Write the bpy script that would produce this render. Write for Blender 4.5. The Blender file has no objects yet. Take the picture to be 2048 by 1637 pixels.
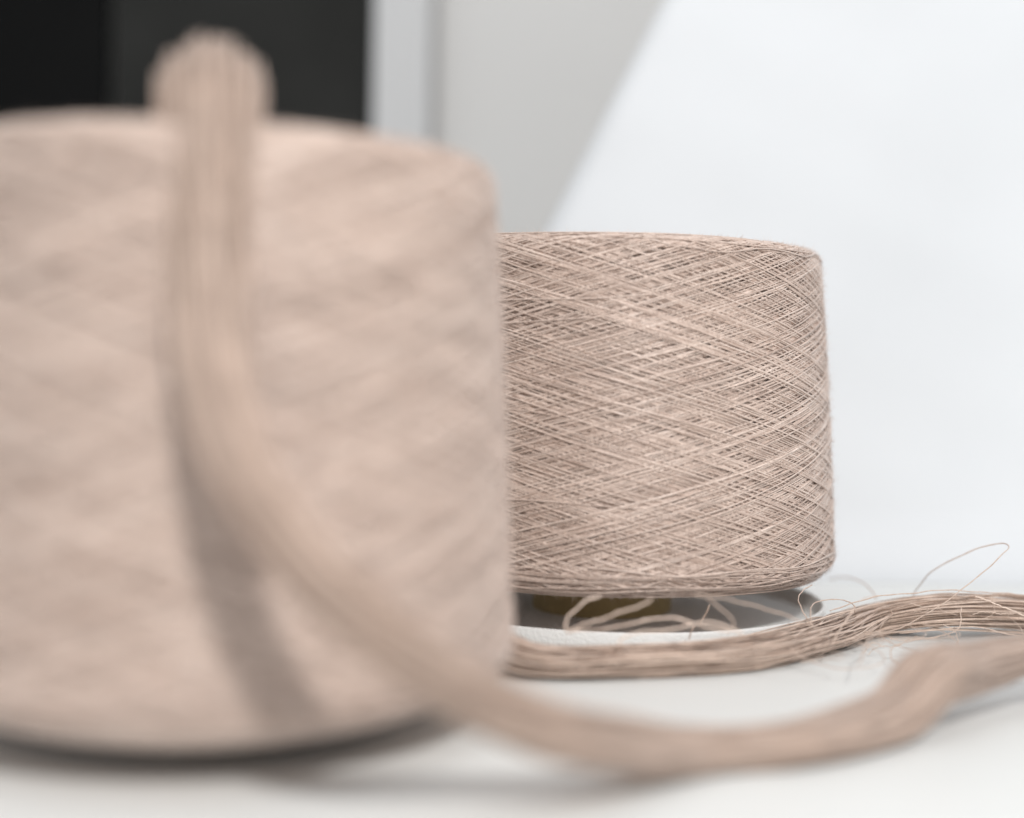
import bpy, math
import numpy as np
from mathutils import Matrix, Vector

rng = np.random.default_rng(11)
scene = bpy.context.scene
COL = scene.collection

# ------------------------------------------------------------------ camera
CAM_Z = 0.1045
F_PX, PITCH, ROLL = 2919.0, math.radians(1.884), 0.0204       # focal length in photo pixels (2048 wide)
cam_data = bpy.data.cameras.new('camera')
cam_data.sensor_width = 36.0
cam_data.lens = F_PX / 2048 * 36.0
cam_data.clip_start = 0.01
cam_data.clip_end = 50.0
cam_data.dof.use_dof = True
cam_data.dof.focus_distance = 0.548
cam_data.dof.aperture_fstop = 2.65
cam_data.dof.aperture_blades = 0
cam = bpy.data.objects.new('camera', cam_data)
COL.objects.link(cam)
CAM_M = (Matrix.Translation((0, 0, CAM_Z)) @ Matrix.Rotation(math.pi / 2 - PITCH, 4, 'X') @ Matrix.Rotation(ROLL, 4, 'Z'))
cam.matrix_world = CAM_M
scene.camera = cam

# ------------------------------------------------------------------ world, lamps, exposure
world = bpy.data.worlds.new('World')
scene.world = world
world.use_nodes = True
bg = world.node_tree.nodes['Background']
bg.inputs['Color'].default_value = (0.93, 0.96, 1.0, 1)
bg.inputs['Strength'].default_value = 0.56


def area(name, loc, target, size, power, color):
    d = bpy.data.lights.new(name, 'AREA')
    d.shape = 'RECTANGLE'
    d.size, d.size_y = size
    d.energy = power
    d.color = color
    o = bpy.data.objects.new(name, d)
    o.location = loc
    o.rotation_euler = (Vector(target) - Vector(loc)).to_track_quat('-Z', 'Y').to_euler()
    COL.objects.link(o)
    return o


area('window_light', (0.27, -0.50, 0.80), (0.0, 0.45, 0.08), (0.11, 0.11), 10.5, (1.0, 0.985, 0.965))
area('ceiling_light', (0.20, 0.20, 1.5), (0.1, 0.45, 0.0), (1.0, 1.0), 4.0, (1.0, 0.985, 0.97))

scene.view_settings.view_transform = 'Standard'
scene.view_settings.look = 'None'
scene.view_settings.exposure = 0.12
scene.view_settings.gamma = 1.0
scene.view_settings.use_curve_mapping = False
scene.cycles.use_denoising = True
scene.cycles.sample_clamp_indirect = 3.0
scene.cycles.max_bounces = 6
scene.cycles.diffuse_bounces = 4


def at(x, y, depth):
    """the point seen at photo pixel (x, y) whose distance along world Y is depth"""
    v = CAM_M.to_3x3() @ Vector(((x - 1024.0) / F_PX, -(y - 818.5) / F_PX, -1.0))
    p = v * (depth / v.y)
    return np.array([p.x, p.y, p.z + CAM_Z])


# ------------------------------------------------------------------ materials
def new_mat(name):
    m = bpy.data.materials.new(name)
    m.use_nodes = True
    nt = m.node_tree
    return m, nt, nt.nodes['Principled BSDF']


def yarn_mat(name, dark, light, rough=0.62):
    m, nt, b = new_mat(name)
    N, L = nt.nodes, nt.links
    a = N.new('ShaderNodeAttribute'); a.attribute_name = 'tone'
    tc = N.new('ShaderNodeTexCoord')
    no = N.new('ShaderNodeTexNoise'); no.inputs['Scale'].default_value = 900; no.inputs['Detail'].default_value = 3
    L.new(tc.outputs['Object'], no.inputs['Vector'])
    no2 = N.new('ShaderNodeTexNoise'); no2.inputs['Scale'].default_value = 40; no2.inputs['Detail'].default_value = 3
    mp = N.new('ShaderNodeMapping'); mp.inputs['Scale'].default_value = (0.45, 0.45, 3.6)  # stretched noise: blotchy sheen streaks of the winding put into the colour
    L.new(tc.outputs['Object'], mp.inputs['Vector']); L.new(mp.outputs['Vector'], no2.inputs['Vector'])
    ad = N.new('ShaderNodeMath'); ad.operation = 'MULTIPLY_ADD'
    L.new(no.outputs['Fac'], ad.inputs[0]); ad.inputs[1].default_value = 1.0; L.new(a.outputs['Fac'], ad.inputs[2])
    ad2 = N.new('ShaderNodeMath'); ad2.operation = 'MULTIPLY_ADD'
    L.new(no2.outputs['Fac'], ad2.inputs[0]); ad2.inputs[1].default_value = 0.55; L.new(ad.outputs[0], ad2.inputs[2])
    r = N.new('ShaderNodeMapRange')
    r.inputs['From Min'].default_value = 0.5; r.inputs['From Max'].default_value = 1.9
    L.new(ad2.outputs[0], r.inputs['Value'])
    mx = N.new('ShaderNodeMix'); mx.data_type = 'RGBA'
    mx.inputs['A'].default_value = (*dark, 1); mx.inputs['B'].default_value = (*light, 1)
    L.new(r.outputs['Result'], mx.inputs['Factor'])
    L.new(mx.outputs['Result'], b.inputs['Base Color'])
    b.inputs['Roughness'].default_value = rough
    b.inputs['Specular IOR Level'].default_value = 0.6
    b.inputs['Sheen Weight'].default_value = 0.25
    b.inputs['Sheen Roughness'].default_value = 0.5
    return m


M_YARN = yarn_mat('linen_yarn', (0.36, 0.24, 0.183), (0.93, 0.775, 0.68), 0.36)
M_HANK = yarn_mat('linen_hank', (0.26, 0.175, 0.13), (0.61, 0.465, 0.38), 0.55)
M_HANK2 = yarn_mat('linen_hank_light', (0.36, 0.24, 0.175), (0.86, 0.685, 0.57), 0.45)


def plain_mat(name, col, rough, var=0.04, scale=8.0, bump=0.0, bscale=300.0, spec=0.4):
    m, nt, b = new_mat(name)
    N, L = nt.nodes, nt.links
    tc = N.new('ShaderNodeTexCoord')
    no = N.new('ShaderNodeTexNoise'); no.inputs['Scale'].default_value = scale; no.inputs['Detail'].default_value = 5
    L.new(tc.outputs['Object'], no.inputs['Vector'])
    mx = N.new('ShaderNodeMix'); mx.data_type = 'RGBA'
    mx.inputs['A'].default_value = (*[c * (1 - var) for c in col], 1)
    mx.inputs['B'].default_value = (*[min(1, c * (1 + var)) for c in col], 1)
    L.new(no.outputs['Fac'], mx.inputs['Factor'])
    L.new(mx.outputs['Result'], b.inputs['Base Color'])
    b.inputs['Roughness'].default_value = rough
    b.inputs['Specular IOR Level'].default_value = spec
    if bump:
        nb = N.new('ShaderNodeTexNoise'); nb.inputs['Scale'].default_value = bscale; nb.inputs['Detail'].default_value = 4
        L.new(tc.outputs['Object'], nb.inputs['Vector'])
        bp = N.new('ShaderNodeBump'); bp.inputs['Strength'].default_value = bump; bp.inputs['Distance'].default_value = 0.001
        L.new(nb.outputs['Fac'], bp.inputs['Height'])
        L.new(bp.outputs['Normal'], b.inputs['Normal'])
    return m


M_TABLE = plain_mat('white_tabletop', (0.745, 0.755, 0.742), 0.45, 0.02, 6, 0.08, 60)
M_DISC = plain_mat('white_disc', (0.80, 0.79, 0.77), 0.5, 0.03, 40, 0.5, 900)
M_LINING = plain_mat('pale_lining', (0.86, 0.85, 0.83), 0.85, 0.15, 500, 0.8, 1200)
M_BOARD = plain_mat('white_card', (0.70, 0.715, 0.73), 0.7, 0.08, 6, 0.1, 200)
M_WALL = plain_mat('grey_wall', (0.67, 0.66, 0.645), 0.8, 0.05, 5, 0.2, 80)
M_TRIM = plain_mat('pale_trim', (0.585, 0.584, 0.583), 0.6, 0.02, 6)
M_DARK = plain_mat('dark_panel', (0.024, 0.024, 0.0225), 0.8, 0.6, 9, spec=0.12)
M_BLACK = plain_mat('black_panel', (0.006, 0.006, 0.006), 0.8, 0.4, 6, spec=0.08)
M_CORE = plain_mat('olive_card', (0.46, 0.35, 0.17), 0.7, 0.15, 60, 0.3, 400)


# ------------------------------------------------------------------ mesh helpers
def tag(o, label=None, cat=None, group=None, kind=None):
    for k, v in (('label', label), ('category', cat), ('group', group), ('kind', kind)):
        if v:
            o[k] = v
    return o


def empty(name, loc, scale=(1, 1, 1), rz=0.0):
    o = bpy.data.objects.new(name, None)
    o.empty_display_size = 0.02
    o.location = loc; o.scale = scale; o.rotation_euler = (0, 0, rz)
    COL.objects.link(o)
    return o


def make_obj(name, mesh, mat=None, parent=None):
    o = bpy.data.objects.new(name, mesh)
    if mat and not mesh.materials:
        mesh.materials.append(mat)
    COL.objects.link(o)
    o.parent = parent
    return o


def mesh_np(name, V, F4, tone=None, smooth=True):
    """V (n,3), F4 (m,4) quads -> mesh"""
    me = bpy.data.meshes.new(name)
    n, m = len(V), len(F4)
    me.vertices.add(n); me.vertices.foreach_set('co', np.asarray(V, np.float32).ravel())
    me.loops.add(m * 4); me.loops.foreach_set('vertex_index', np.asarray(F4, np.int32).ravel())
    me.polygons.add(m); me.polygons.foreach_set('loop_start', np.arange(m, dtype=np.int32) * 4)
    me.update(calc_edges=True)
    me.polygons.foreach_set('use_smooth', np.full(m, smooth, dtype=bool))
    if tone is not None:
        at_ = me.attributes.new('tone', 'FLOAT', 'POINT')
        at_.data.foreach_set('value', np.asarray(tone, np.float32))
    me.validate()
    return me


def tubes(P, R, k, tone):
    """P (N,M,3) centre lines, R (N,M) radii, tone (N,M); k sides -> V, F, tone per vertex"""
    N, M, _ = P.shape
    T = np.gradient(P, axis=1)
    T /= np.linalg.norm(T, axis=2, keepdims=True) + 1e-12
    n = np.cross(T[:, 0], np.array([0.31, 0.42, 0.85]))
    n /= np.linalg.norm(n, axis=1, keepdims=True) + 1e-12
    A = np.empty_like(P)
    for i in range(M):
        n = n - (n * T[:, i]).sum(1, keepdims=True) * T[:, i]
        n /= np.linalg.norm(n, axis=1, keepdims=True) + 1e-12
        A[:, i] = n
    B = np.cross(T, A)
    th = np.arange(k) * 2 * np.pi / k
    V = P[:, :, None] + R[:, :, None, None] * (np.cos(th)[None, None, :, None] * A[:, :, None] + np.sin(th)[None, None, :, None] * B[:, :, None])
    idx = np.arange(N * M * k).reshape(N, M, k)
    a = idx[:, :-1]; b = idx[:, 1:]
    F = np.stack([a, np.roll(a, -1, 2), np.roll(b, -1, 2), b], -1).reshape(-1, 4)
    return V.reshape(-1, 3), F, np.repeat(tone.reshape(-1), k)


def join(parts):
    Vs, Fs, Ts, off = [], [], [], 0
    for V, F, t in parts:
        Vs.append(V); Fs.append(F + off); Ts.append(t); off += len(V)
    return np.concatenate(Vs), np.concatenate(Fs), np.concatenate(Ts)


def lathe(prof, n=96, tone=0.4, closed=False):
    prof = np.asarray(prof, float)
    m = len(prof)
    th = np.arange(n) * 2 * np.pi / n
    V = np.stack([prof[:, 0][:, None] * np.cos(th), prof[:, 0][:, None] * np.sin(th), np.repeat(prof[:, 1][:, None], n, 1)], -1)
    idx = np.arange(m * n).reshape(m, n)
    a, b = idx[:-1], idx[1:]
    if closed:
        a, b = idx, np.roll(idx, -1, 0)
    F = np.stack([a, np.roll(a, -1, 1), np.roll(b, -1, 1), b], -1).reshape(-1, 4)
    return V.reshape(-1, 3), F, np.full(m * n, tone)


def box_mesh(name, x0, x1, y0, y1, z0, z1, bev=0.002):
    import bmesh
    bm = bmesh.new()
    bmesh.ops.create_cube(bm, size=1.0)
    for v in bm.verts:
        v.co = Vector(((x0 + x1) / 2 + v.co.x * (x1 - x0), (y0 + y1) / 2 + v.co.y * (y1 - y0), (z0 + z1) / 2 + v.co.z * (z1 - z0)))
    if bev:
        bmesh.ops.bevel(bm, geom=bm.edges[:], offset=bev, segments=2, affect='EDGES', profile=0.6)
    me = bpy.data.meshes.new(name)
    bm.to_mesh(me); bm.free()
    return me


def spline(C, M):
    """Catmull-Rom through control rows C (n,d), resampled evenly (by the first three columns) to M rows"""
    C = np.asarray(C, float)
    P = np.vstack([2 * C[0] - C[1], C, 2 * C[-1] - C[-2]])
    out = []
    for i in range(1, len(P) - 2):
        t = np.linspace(0, 1, 40, endpoint=False)[:, None]
        p0, p1, p2, p3 = P[i - 1], P[i], P[i + 1], P[i + 2]
        out.append(0.5 * ((2 * p1) + (-p0 + p2) * t + (2 * p0 - 5 * p1 + 4 * p2 - p3) * t ** 2 + (-p0 + 3 * p1 - 3 * p2 + p3) * t ** 3))
    D = np.vstack(out + [C[-1:]])
    s = np.concatenate([[0], np.cumsum(np.linalg.norm(np.diff(D[:, :3], axis=0), axis=1))])
    u = np.linspace(0, s[-1], M)
    return np.stack([np.interp(u, s, D[:, j]) for j in range(D.shape[1])], 1)


def wander(N, M, waves, amp):
    """N smooth random curves along M samples"""
    t = np.linspace(0, 1, M)[None, :]
    w = np.zeros((N, M))
    for f in waves:
        w += rng.normal(size=(N, 1)) * np.sin(2 * np.pi * (f * (0.7 + 0.6 * rng.random((N, 1))) * t + rng.random((N, 1)))) / math.sqrt(len(waves))
    return w * amp


# ------------------------------------------------------------------ the setting
table = make_obj('table_top', box_mesh('table_top', -1.0, 1.0, -0.12, 1.14, -0.03, 0.0, 0.003), M_TABLE)
tag(table, kind='structure')
WALL_Y = 1.15
wall = make_obj('wall', box_mesh('wall', -1.4, 1.4, WALL_Y, WALL_Y + 0.08, -0.6, 1.1, 0), M_WALL)
tag(wall, kind='structure')

# dark double door with its pale casing, at the left on the wall
xr = at(748, 130, WALL_Y - 0.01)[0]
xm = at(225, 130, WALL_Y - 0.01)[0]
xc = at(862, 130, WALL_Y - 0.02)[0]
door = empty('dark_door', ((xm + xr) / 2, WALL_Y, 0))
tag(door, 'dark double door panels in pale casing on the grey wall, behind the near cone', 'door')
d0 = door.location


def door_part(name, mat, x0, x1, y0, y1, z0, z1, bev=0.002):
    return make_obj(name, box_mesh(name, x0 - d0.x, x1 - d0.x, y0 - d0.y, y1 - d0.y, z0, z1, bev), mat, door)


door_part('door_panel', M_DARK, xm + 0.002, xr, WALL_Y - 0.018, WALL_Y - 0.003, -0.4, 0.9)
p2 = door_part('door_panel', M_BLACK, xm - 0.42, xm - 0.002, WALL_Y - 0.016, WALL_Y - 0.003, -0.4, 0.9)
p2['label'] = 'blacker left door panel'
door_part('door_casing', M_TRIM, xr + 0.0015, xc, WALL_Y - 0.03, WALL_Y - 0.003, -0.4, 0.92)
xg = at(878, 130, WALL_Y - 0.01)[0]
door_part('casing_shadow_line', plain_mat('grey_shadow_line', (0.42, 0.41, 0.40), 0.7, 0.05, 30), xc + 0.001, xg, WALL_Y - 0.014, WALL_Y - 0.003, -0.4, 0.92, 0.001)  # grey strip, its colour standing in for the shadow line beside the casing

# white card bent up from the table behind the far cone, its left edge slanting
SW_Y, SW_R, LEAN, SW_H = 0.712, 0.045, math.radians(15), 0.50
prof = [(SW_Y - 0.004, 0.0008), (SW_Y, 0.0008)]
for t in np.linspace(0.08, math.pi / 2 - LEAN, 16):
    prof.append((SW_Y + SW_R * math.sin(t), 0.0008 + SW_R * (1 - math.cos(t))))
y_e, z_e = prof[-1]
for z in np.linspace(z_e, SW_H, 40)[1:]:
    prof.append((y_e + (z - z_e) * math.tan(LEAN), z))
prof = np.array(prof)


def on_card(x, y):
    d = y_e
    for _ in range(30):
        p = at(x, y, d)
        d = y_e + (p[2] - z_e) * math.tan(LEAN)
    return at(x, y, d)


pa, pb = on_card(1108, 430), on_card(1322, 10)
kx = (pb[0] - pa[0]) / (pb[2] - pa[2])
V, F = [], []
for y_, z_ in prof:
    x0 = pa[0] + kx * (z_ - pa[2])
    for xx in np.linspace(0, 1, 61):
        X_ = x0 + (0.80 - x0) * xx
        wv = min(1.0, max(0.0, z_ - 0.01) / 0.05)            # gentle waves in the card
        V.append((X_, y_ - SW_Y + wv * (0.0016 * math.sin(31 * X_ + 13 * z_) + 0.0010 * math.sin(57 * X_ - 41 * z_ + 1.0) + 0.0006 * math.sin(88 * z_ + 37 * X_)), z_))
for i in range(len(prof) - 1):
    for j in range(60):
        q = i * 61 + j
        F.append((q, q + 1, q + 62, q + 61))
card = make_obj('backdrop_card', mesh_np('backdrop_card', V, F), M_BOARD)
card.location = (0, SW_Y, 0)
sol = card.modifiers.new('thickness', 'SOLIDIFY'); sol.thickness = 0.0007; sol.offset = -1
tag(card, 'large white card with slanting left edge standing behind the far yarn cone', 'card')

# ------------------------------------------------------------------ yarn cones
FAR = (0.0394, 0.6117)
NEAR = (-0.0853, 0.419)
RB, RT, H = 0.095, 0.0868, 0.1313
CB, CT = 0.0085, 0.006                     # rounding of the lower and upper edge


def cone_profile(off=0.0):
    pts = [(0.030, 0.0)]
    a = np.linspace(-np.pi / 2, -0.06, 14)
    pts += [(RB - CB + CB * math.cos(t), CB + CB * math.sin(t)) for t in a]
    for f in np.linspace(0.02, 0.98, 24):
        z = CB + (H - CT - CB) * f
        pts.append((RB + (RT - RB) * f + 0.0007 * math.sin(math.pi * f), z))
    a = np.linspace(-0.06, np.pi / 2, 12)
    pts += [(RT - CT + CT * math.cos(t), H - CT + CT * math.sin(t)) for t in a]
    pts.append((0.026, H - 0.001))
    P = np.array(pts)
    s = np.concatenate([[0], np.cumsum(np.linalg.norm(np.diff(P, axis=0), axis=1))])
    T = np.gradient(P, s, axis=0); T /= np.linalg.norm(T, axis=1, keepdims=True)
    Nn = np.stack([T[:, 1], -T[:, 0]], 1)
    return P, s, Nn


PROF, PS, PN = cone_profile()
S_LO = float(np.interp(0.0, [0, 1], [PS[1], PS[1]])) - 0.006     # 6 mm in on the lower face
S_HI = float(PS[-2]) + 0.005


def on_cone(phi, s, off):
    r = np.interp(s, PS, PROF[:, 0]); z = np.interp(s, PS, PROF[:, 1])
    nr = np.interp(s, PS, PN[:, 0]); nz = np.interp(s, PS, PN[:, 1])
    r = r + nr * off; z = z + nz * off
    return np.stack([r * np.cos(phi), r * np.sin(phi), z], -1)


def traverse(n, layer, sign, M=92):
    """n strands wound from the lower to the upper edge, flattening where they turn back"""
    tau = np.linspace(0, 1, M)[None, :]
    e = 0.045 + 0.03 * rng.random((n, 1))
    # smooth-ended ramp: quadratic over e at both ends
    g = np.where(tau < e, tau ** 2 / (2 * e), np.where(tau > 1 - e, (1 - e) - (1 - tau) ** 2 / (2 * e), tau - e / 2)) / (1 - e)
    s0 = S_LO + rng.random((n, 1)) ** 1.5 * 0.012
    s1 = S_HI - rng.random((n, 1)) ** 1.5 * 0.010
    s = s0 + (s1 - s0) * g + wander(n, M, (1.5, 4), 0.00035) + wander(n, M, (14, 31), 0.00009)
    ang = np.radians(15.5 + rng.normal(size=(n, 1)) * 0.9)
    turns = (s1 - s0) / np.tan(ang) / (0.5 * (RB + RT))
    start = (np.arange(n)[:, None] + 0.34 * rng.normal(size=(n, 1))) / n * 2 * np.pi + rng.random() * 7
    phi = start + sign * turns * tau
    off = -0.0020 + layer * 0.00044 + rng.normal(size=(n, 1)) * 0.00016 + wander(n, M, (3, 7), 0.00012)
    P = on_cone(phi, s, off)
    base = 0.00026 * (1 + 0.16 * rng.normal(size=(n, 1)))
    R = base * (1 + 0.14 * rng.normal(size=(n, M)) + np.abs(wander(n, M, (9, 23), 0.16)))
    slub = rng.random((n, M)) < 0.006
    R = np.where(slub, R * 1.7, R)
    tone = 0.45 + 0.13 * rng.normal(size=(n, 1)) + 0.09 * rng.normal(size=(n, M))
    return tubes(P, np.clip(R, 0.00018, 0.0008), 4, tone)


parts = []
inner = PROF - PN * 0.0030
parts.append(lathe(inner, 160, 0.35))
LAY = 5
for l in range(LAY):
    nn = (165, 165, 160, 155, 145)[l]
    parts.append(traverse(nn, l, 1)); parts.append(traverse(nn, l, -1))
# stray strands that slipped: shallow, bowed runs on top of the winding
M = 70
n = 8
tau = np.linspace(0, 1, M)[None, :]
sm = S_LO + 0.01 + (S_HI - S_LO - 0.02) * rng.random((n, 1))
sl = (rng.random((n, 1)) - 0.5) * 0.03
s = sm + sl * (tau - 0.5) + 0.006 * rng.normal(size=(n, 1)) * np.sin(np.pi * tau) + wander(n, M, (3,), 0.0005)
phi = rng.random((n, 1)) * 7 + tau * (1.6 + 1.2 * rng.random((n, 1)))
off = 0.00045 - 0.0022 * np.abs(2 * tau - 1) ** 6 + 0 * s
parts.append(tubes(on_cone(phi, np.clip(s, S_LO, S_HI), off), np.full((n, M), 0.00027), 4, 0.5 + 0.15 * rng.normal(size=(n, 1)) + np.zeros((n, M))))
# level wraps near the lower and upper edge, where the yarn turns back
for lo_, hi_, n in ((PS[1], PS[1] + 0.015, 36), (PS[-2] - 0.012, PS[-2] + 0.002, 13)):
    s = lo_ + (hi_ - lo_) * rng.random((n, 1)) + 0.004 * rng.normal(size=(n, 1)) * (tau - 0.5) + wander(n, M, (2, 4), 0.0007)
    phi = rng.random((n, 1)) * 7 + tau * (1.2 + 2.2 * rng.random((n, 1)))
    off = 0.0002 + 0.0004 * rng.random((n, 1)) - 0.002 * np.abs(2 * tau - 1) ** 8 + 0 * s
    parts.append(tubes(on_cone(phi, np.clip(s, S_LO - 0.004, S_HI), off), np.full((n, M), 0.00027), 4, 0.45 + 0.17 * rng.normal(size=(n, 1)) + np.zeros((n, M))))
ME_WIND = mesh_np('winding', *join(parts))
ME_WIND.materials.append(M_YARN)

# fine fibre ends standing off the winding
nf = 24000
phi = rng.random((nf, 1)) * 2 * np.pi
s = S_LO + (S_HI - S_LO) * rng.random((nf, 1))
t4 = np.linspace(0, 1, 4)[None, :]
ln = 0.0008 + 0.0032 * rng.random((nf, 1)) ** 3
dphi = rng.normal(size=(nf, 1)) * 0.02 * t4
P = on_cone(phi + dphi, s + rng.normal(size=(nf, 1)) * 0.0012 * t4, 0.0001 + ln * t4 * (0.35 + 0.65 * rng.random((nf, 1))))
ME_FUZZ = mesh_np('loose_fibres', *tubes(P, np.repeat(0.00006 * (1.05 - t4), nf, 0), 3, np.full((nf, 4), 0.6)))
ME_FUZZ.materials.append(M_YARN)

core_prof = [(0.0290, -0.0125), (0.0290, 0.0), (0.0235, H - 0.006), (0.0215, H - 0.006), (0.0265, 0.0), (0.0265, -0.0125)]


def yarn_cone(loc, scale, rz, core_drop, label):
    root = empty('yarn_cone', loc, scale, rz)
    tag(root, label, 'yarn cone', 'cones of linen yarn')
    make_obj('winding', ME_WIND, None, root)
    f = make_obj('loose_fibres', ME_FUZZ, None, root); f['kind'] = 'stuff'
    prof = [(r, -core_drop if z < -0.001 else z) for r, z in core_prof]
    c = mesh_np('core', *lathe(prof, 64, 0.4, True), smooth=False)
    make_obj('core', c, M_CORE, root)
    return root


yarn_cone((FAR[0], FAR[1], 0.0202), (1, 1, 1), 0.0, 0.0202 - 0.00185, 'sharp beige linen yarn cone standing in the white dish')
near_cone = yarn_cone((NEAR[0], NEAR[1], 0.0150), (0.913, 0.913, 1.100), 1.9, (0.0150 - 0.00005) / 1.100, 'large blurred beige yarn cone in the foreground with a hank draped over it')

# bulge added below the near cone, shaped to hold the dark shade there
rr = np.linspace(RB - 0.002, 0.030, 60)
zz = 0.002 - 0.0115 * np.sin(np.clip((RB - 0.002 - rr) / 0.042, 0, 1) * math.pi / 2)
zz = zz + 0.00025 * np.sin(rr * 9000)
make_obj('underside', mesh_np('underside', *lathe(np.stack([rr, zz], 1), 128, 0.4)), M_YARN, near_cone)

# shallow white dish under the far cone
dr, DZ = 0.0885, 0.0080
prof = [(0.0005, 0.0), (dr - 0.004, 0.0), (dr - 0.0015, 0.0006), (dr - 0.0003, 0.0020), (dr, DZ - 0.0010), (dr - 0.0003, DZ - 0.0002), (dr - 0.0008, DZ),
        (dr - 0.0014, DZ - 0.0003), (dr - 0.0018, DZ - 0.0010), (dr - 0.0024, 0.0030), (dr - 0.0040, 0.0018), (dr - 0.006, 0.0015), (0.0005, 0.0015)]
disc = empty('round_dish', (0.0424, 0.6085, 0.0))
tag(disc, 'shallow round white dish in the shade of the far yarn cone', 'dish')
make_obj('base', mesh_np('base', *lathe(prof, 192)), M_DISC, disc)
prof = [(0.0005, 0.0018), (dr - 0.0060, 0.0018), (dr - 0.0058, 0.0014)]  # sheet added for the shaded floor; near white, its grey is real shade
make_obj('lining', mesh_np('lining', *lathe(prof, 192)), M_LINING, disc)['label'] = 'pale textured lining'


# ------------------------------------------------------------------ hanks of loose yarn
HANK_P = []


def hank(name, ctrl, nstr, M, rad, origin, twist=1.2, loose=0.25, k=4, cap=9.0):
    """ctrl rows: x y z  half-width half-height  lateral vector (3)"""
    D = spline(ctrl, M)
    C, W, Hh, Lt = D[:, :3], D[:, 3], D[:, 4], D[:, 5:8]
    T = np.gradient(C, axis=0); T /= np.linalg.norm(T, axis=1, keepdims=True)
    Lt = Lt - (Lt * T).sum(1, keepdims=True) * T
    Lt /= np.linalg.norm(Lt, axis=1, keepdims=True)
    U = np.cross(Lt, T)
    rho = np.sqrt(rng.random((nstr, 1))) * (1 + wander(nstr, M, (1, 2.5), 0.10))
    th = rng.random((nstr, 1)) * 2 * np.pi + twist * np.linspace(0, 1, M)[None, :] + wander(nstr, M, (0.8, 2), 0.35)
    out = (rng.random((nstr, 1)) < loose)
    rho = rho + out * np.abs(wander(nstr, M, (0.8, 1.7), 0.30))
    rho = np.minimum(rho, cap)
    a = rho * np.cos(th) * W[None] + wander(nstr, M, (6, 12), 0.00025)
    b = rho * np.sin(th) * Hh[None] + wander(nstr, M, (6, 12), 0.00025)
    P = C[None] + a[..., None] * Lt[None] + b[..., None] * U[None]
    P[..., 2] = np.maximum(P[..., 2], rad * 1.05)
    R = rad * (1 + 0.15 * rng.normal(size=(nstr, 1)) + 0.08 * rng.normal(size=(nstr, M)))
    tone = 0.45 + 0.30 * rng.normal(size=(nstr, 1)) + 0.06 * rng.normal(size=(nstr, M))
    V, F, t = tubes(P, np.clip(R, rad * 0.5, rad * 1.7), k, tone)
    HANK_P.append(P)
    return mesh_np(name, V - np.asarray(origin)[None], F, t)


def row(x, y, d, w, h, lat=(0, 1, 0)):
    """a control row at the photo pixel and depth; d = None lays the bundle on the table"""
    if d is None:
        a_, b_ = at(x, y, 0.3), at(x, y, 0.6)
        d = 0.3 + 0.3 * (a_[2] - h * 1.02) / (a_[2] - b_[2])
    return [*at(x, y, d), w, h, *lat]


# the far one: in focus at the right, running left and towards us in front of the disc
far_ctrl = [
    row(2420, 1265, 0.575, 0.010, 0.0062),
    row(2200, 1240, 0.578, 0.0105, 0.0064),
    row(2040, 1226, 0.575, 0.0105, 0.0064),
    row(1880, 1223, 0.566, 0.0105, 0.0060),
    row(1740, 1242, None, 0.0105, 0.0055),
    row(1620, 1278, None, 0.0110, 0.0052, (0.25, 1, 0)),
    row(1470, 1308, None, 0.0110, 0.0050, (0.15, 1, 0)),
    row(1250, 1321, None, 0.0105, 0.0050),
    row(1080, 1322, None, 0.0100, 0.0052, (-0.1, 1, 0)),
    [-0.004, 0.487, 0.008, 0.0095, 0.0055, 0.25, 1, 0],
    [-0.026, 0.510, 0.008, 0.0090, 0.0060, 0.6, 1, 0],
    [-0.055, 0.545, 0.008, 0.0090, 0.0060, 0.6, 1, 0],
    [-0.095, 0.565, 0.008, 0.0090, 0.0060, 0.1, 1, 0],
]
o = empty('yarn_hank', tuple(far_ctrl[4][:2]) + (0,))
FAR_O = np.array(o.location)
tag(o, 'loose bundle of linen yarn curving in front of the far cone and disc', 'yarn hank', 'hanks of loose yarn')
make_obj('strands', hank('strands', far_ctrl, 175, 230, 0.00029, FAR_O, 0.9, 0.15), M_HANK2, o)
nf = 4200
i0 = rng.integers(0, 175, nf); j0 = rng.integers(3, 226, nf)
Pf = HANK_P[0][i0, j0][:, None] + 0 * t4[..., None]
dv = rng.normal(size=(nf, 3)); dv /= np.linalg.norm(dv, axis=1, keepdims=True)
cv = rng.normal(size=(nf, 3)) * 0.5
lf = (0.001 + 0.0045 * rng.random((nf, 1)) ** 2.5)
Pf = Pf + (lf * t4)[..., None] * dv[:, None] + (lf * t4 ** 2)[..., None] * cv[:, None]
Pf[..., 2] = np.maximum(Pf[..., 2], 0.0001)
V, F, t = tubes(Pf, np.repeat(0.00006 * (1.05 - t4), nf, 0), 3, np.full((nf, 4), 0.6))
make_obj('loose_fibres', mesh_np('loose_fibres', V - FAR_O[None], F, t), M_HANK2, o)['kind'] = 'stuff'


def thread(pix, rad=0.00022, M=70, tone=0.4, kink=0.00016):
    C = [at(*p) for p in pix]
    D = spline(np.array(C), M)
    D = D + np.stack([wander(1, M, (5, 11), kink)[0] for _ in range(3)], 1)
    D[:, 2] = np.maximum(D[:, 2], rad)
    R = rad * (1 + 0.12 * rng.normal(size=(1, M)))
    V, F, t = tubes(D[None], R, 5, np.full((1, M), tone))
    make_obj('loose_thread', mesh_np('loose_thread', V - FAR_O[None], F, t), M_HANK2, o)


def z3(pts, d0_, d1_):
    """points read in the enlarged crop of the right-hand bundle -> photo pixels, depth running d0 to d1"""
    n_ = len(pts)
    return [(x / 3.606 + 1480, y / 3.606 + 1060, d0_ + (d1_ - d0_) * i / (n_ - 1)) for i, (x, y) in enumerate(pts)]


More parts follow.
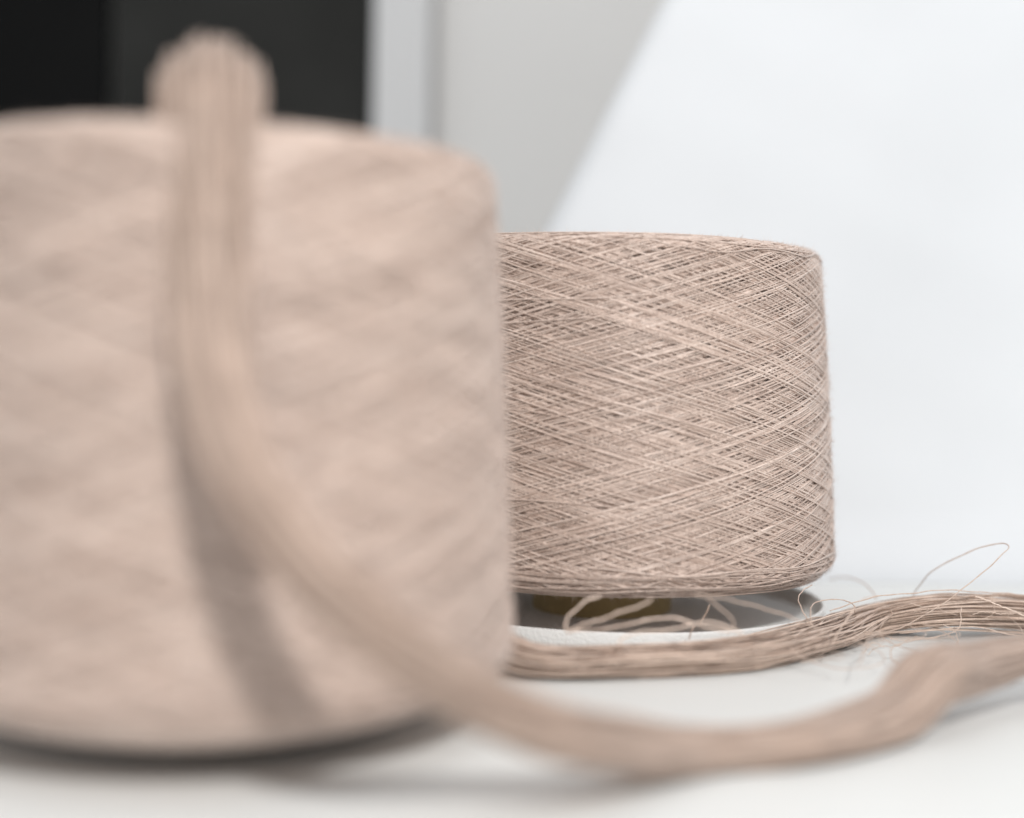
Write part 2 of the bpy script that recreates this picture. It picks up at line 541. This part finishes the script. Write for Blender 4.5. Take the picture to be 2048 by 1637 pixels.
def z4(pts, d0_, d1_):
    n_ = len(pts)
    return [(x / 3.531 + 980, y / 3.531 + 1140, d0_ + (d1_ - d0_) * i / (n_ - 1)) for i, (x, y) in enumerate(pts)]


thread(z3([(900, 760), (1050, 740), (1190, 690), (1400, 575), (1560, 460), (1750, 310), (1890, 180), (1938, 122), (1890, 96), (1750, 125), (1540, 210), (1400, 290), (1320, 370), (1265, 440), (1230, 520)], 0.525, 0.595), M=120, kink=0.00010)
thread(z3([(530, 700), (475, 630), (440, 560), (420, 505), (432, 465), (470, 425), (520, 400)], 0.525, 0.555), 0.00024)
thread(z3([(520, 690), (508, 620), (515, 560), (550, 522), (640, 505), (750, 508), (820, 545), (830, 600)], 0.520, 0.555))
thread(z3([(640, 360), (720, 342), (810, 350), (890, 385), (945, 435), (985, 500)], 0.645, 0.600), 0.00026)
thread(z3([(-330, 470), (-150, 490), (30, 530), (280, 600), (480, 680), (620, 740)], 0.470, 0.500), 0.00030)
thread(z3([(-250, 480), (-150, 560), (-60, 640), (-40, 720)], 0.475, 0.480), 0.00030)
thread(z3([(1595, 560), (1592, 620), (1590, 680), (1560, 725), (1470, 760), (1300, 790), (1180, 812), (1100, 850), (1085, 890), (1105, 940), (1180, 985)], 0.545, 0.500), M=100)
thread(z3([(1000, 740), (930, 790), (900, 850), (880, 920), (850, 975)], 0.510, 0.470), 0.00028)
thread(z3([(1700, 480), (1790, 512), (1890, 555), (1990, 592), (2080, 640)], 0.550, 0.548), 0.00024, tone=0.9)
thread(z3([(830, 560), (790, 620), (740, 690), (700, 755), (660, 830)], 0.520, 0.505), 0.00026, tone=0.7)
thread(z3([(650, 590), (800, 530), (950, 490), (1150, 465), (1400, 440), (1700, 445), (1950, 465), (2200, 500)], 0.535, 0.575), 0.00022, 90)
thread(z3([(1150, 745), (1300, 735), (1480, 715), (1700, 700), (1900, 745), (2150, 790)], 0.540, 0.550), 0.00022, 90)
thread(z4([(780, 190), (680, 218), (600, 285), (545, 350), (530, 400), (560, 430), (640, 395), (800, 345), (950, 290), (1080, 245), (1150, 200)], 0.482, 0.470), 0.00042, 100, 0.8)
thread(z4([(540, 440), (620, 428), (780, 420), (900, 400), (1020, 375), (1150, 348), (1300, 340), (1420, 375), (1560, 410), (1700, 440)], 0.480, 0.478), 0.00042, 100, 0.8)
thread(z4([(900, 520), (960, 470), (1080, 440), (1300, 420), (1500, 370), (1640, 390), (1780, 450)], 0.475, 0.478), 0.00040, 100, 0.8)
thread(z4([(1550, 250), (1530, 300), (1500, 350), (1485, 372)], 0.520, 0.518), 0.00025, 30, 0.0)
thread(z4([(1440, 405), (1420, 440), (1405, 490)], 0.515, 0.512), 0.00025, 30, 0.1)
for _ in range(6):                        # slack loops drooping in front of the far bundle
    x = 1560 + 330 * rng.random()
    y = float(np.interp(x, [1560, 1740, 1900], [1300, 1262, 1245]))
    d = float(np.interp(x, [1560, 1740, 1900], [0.495, 0.525, 0.545])) - 0.012
    w, h = 60 + 110 * rng.random(), 18 + 50 * rng.random()
    tl = rng.normal() * 60
    thread([(x - 0.4 * w, y - 10, d + 0.008), (x - 0.5 * w + tl * 0.3, y + 0.45 * h, d), (x - 0.1 * w + tl, y + h, d - 0.014), (x + 0.45 * w + tl, y + 0.85 * h, d - 0.012),
            (x + 0.55 * w + tl * 0.5, y + 0.4 * h, d - 0.002), (x + 0.2 * w, y - 8, d + 0.008)], 0.00015, 60, 0.3 + 0.4 * rng.random())
for _ in range(14):                       # short curling ends around the far bundle
    x = 1600 + 460 * rng.random()
    y = np.interp(x, [1600, 1740, 1880, 2060], [1290, 1255, 1235, 1235]) + rng.normal() * 22
    d = float(np.interp(x, [1600, 1740, 1880, 2060], [0.51, 0.54, 0.56, 0.57])) - 0.01 - 0.01 * rng.random()
    a0 = rng.normal() * 0.5
    st = 14 + 16 * rng.random()
    pts = [(x, y, d)]
    for i in range(4):
        a0 += rng.normal() * 0.45
        x += st * math.cos(a0); y += st * math.sin(a0); pts.append((x, y, d))
    thread(pts, 0.00013, 36, 0.3 + 0.5 * rng.random())

# the near one: out of the top of the near cone, down its front, over the table to the right
TOPZ = 0.157
near_ctrl = [
    [-0.092, 0.440, 0.120, 0.010, 0.009, 1, 0.2, 0],
    [-0.091, 0.430, 0.150, 0.011, 0.009, 1, 0.2, 0],
    [-0.088, 0.412, 0.160, 0.0130, 0.011, 1, 0.1, 0],
    row(424, 178, 0.370, 0.0128, 0.0118, (1, 0.05, 0)),
    row(424, 198, 0.354, 0.0122, 0.0100, (1, 0, 0)),
    row(422, 278, 0.346, 0.0112, 0.0066, (1, 0, 0)),
    row(418, 420, 0.3415, 0.0100, 0.0050, (1, 0, 0)),
    row(422, 620, 0.3350, 0.0090, 0.0048, (1, 0, 0)),
    row(440, 800, 0.3265, 0.0080, 0.0048, (1, 0, 0.1)),
    row(494, 960, 0.3140, 0.0068, 0.0048, (1, 0, 0.4)),
    row(604, 1120, 0.3040, 0.0062, 0.0048, (0.8, 0.1, 0.7)),
    row(765, 1275, 0.3040, 0.0064, 0.0050, (0.4, 0.4, 0.8)),
    row(965, 1402, 0.3230, 0.0070, 0.0054, (0, 0.8, 0.6)),
    row(1160, 1474, 0.3370, 0.0080, 0.0060, (0, 1, 0.15)),
    row(1400, 1502, None, 0.0076, 0.0054, (0.1, 1, 0)),
    row(1600, 1484, None, 0.0080, 0.0056, (-0.3, 1, 0)),
    row(1780, 1432, None, 0.0098, 0.0072, (-0.5, 1, 0)),
    row(1862, 1356, 0.414, 0.0100, 0.0082, (-0.6, 1, 0)),
    row(1920, 1342, 0.428, 0.0098, 0.0080, (-0.5, 1, 0)),
    row(1985, 1326, 0.438, 0.0088, 0.0068, (-0.4, 1, 0)),
    row(2080, 1306, 0.450, 0.0082, 0.0056, (-0.4, 1, 0)),
    row(2300, 1290, 0.465, 0.0095, 0.0060, (0, 1, 0)),
    row(2500, 1300, 0.470, 0.0100, 0.0060, (0, 1, 0)),
]
base = (float(near_ctrl[15][0]), float(near_ctrl[15][1]), 0.0)
o2 = empty('yarn_hank', base)
tag(o2, 'thick blurred bundle of yarn hanging over the near cone onto the table', 'yarn hank', 'hanks of loose yarn')
make_obj('strands', hank('strands', near_ctrl, 600, 120, 0.00048, base, 1.0, 0.0, 4, 1.04), M_HANK, o2)
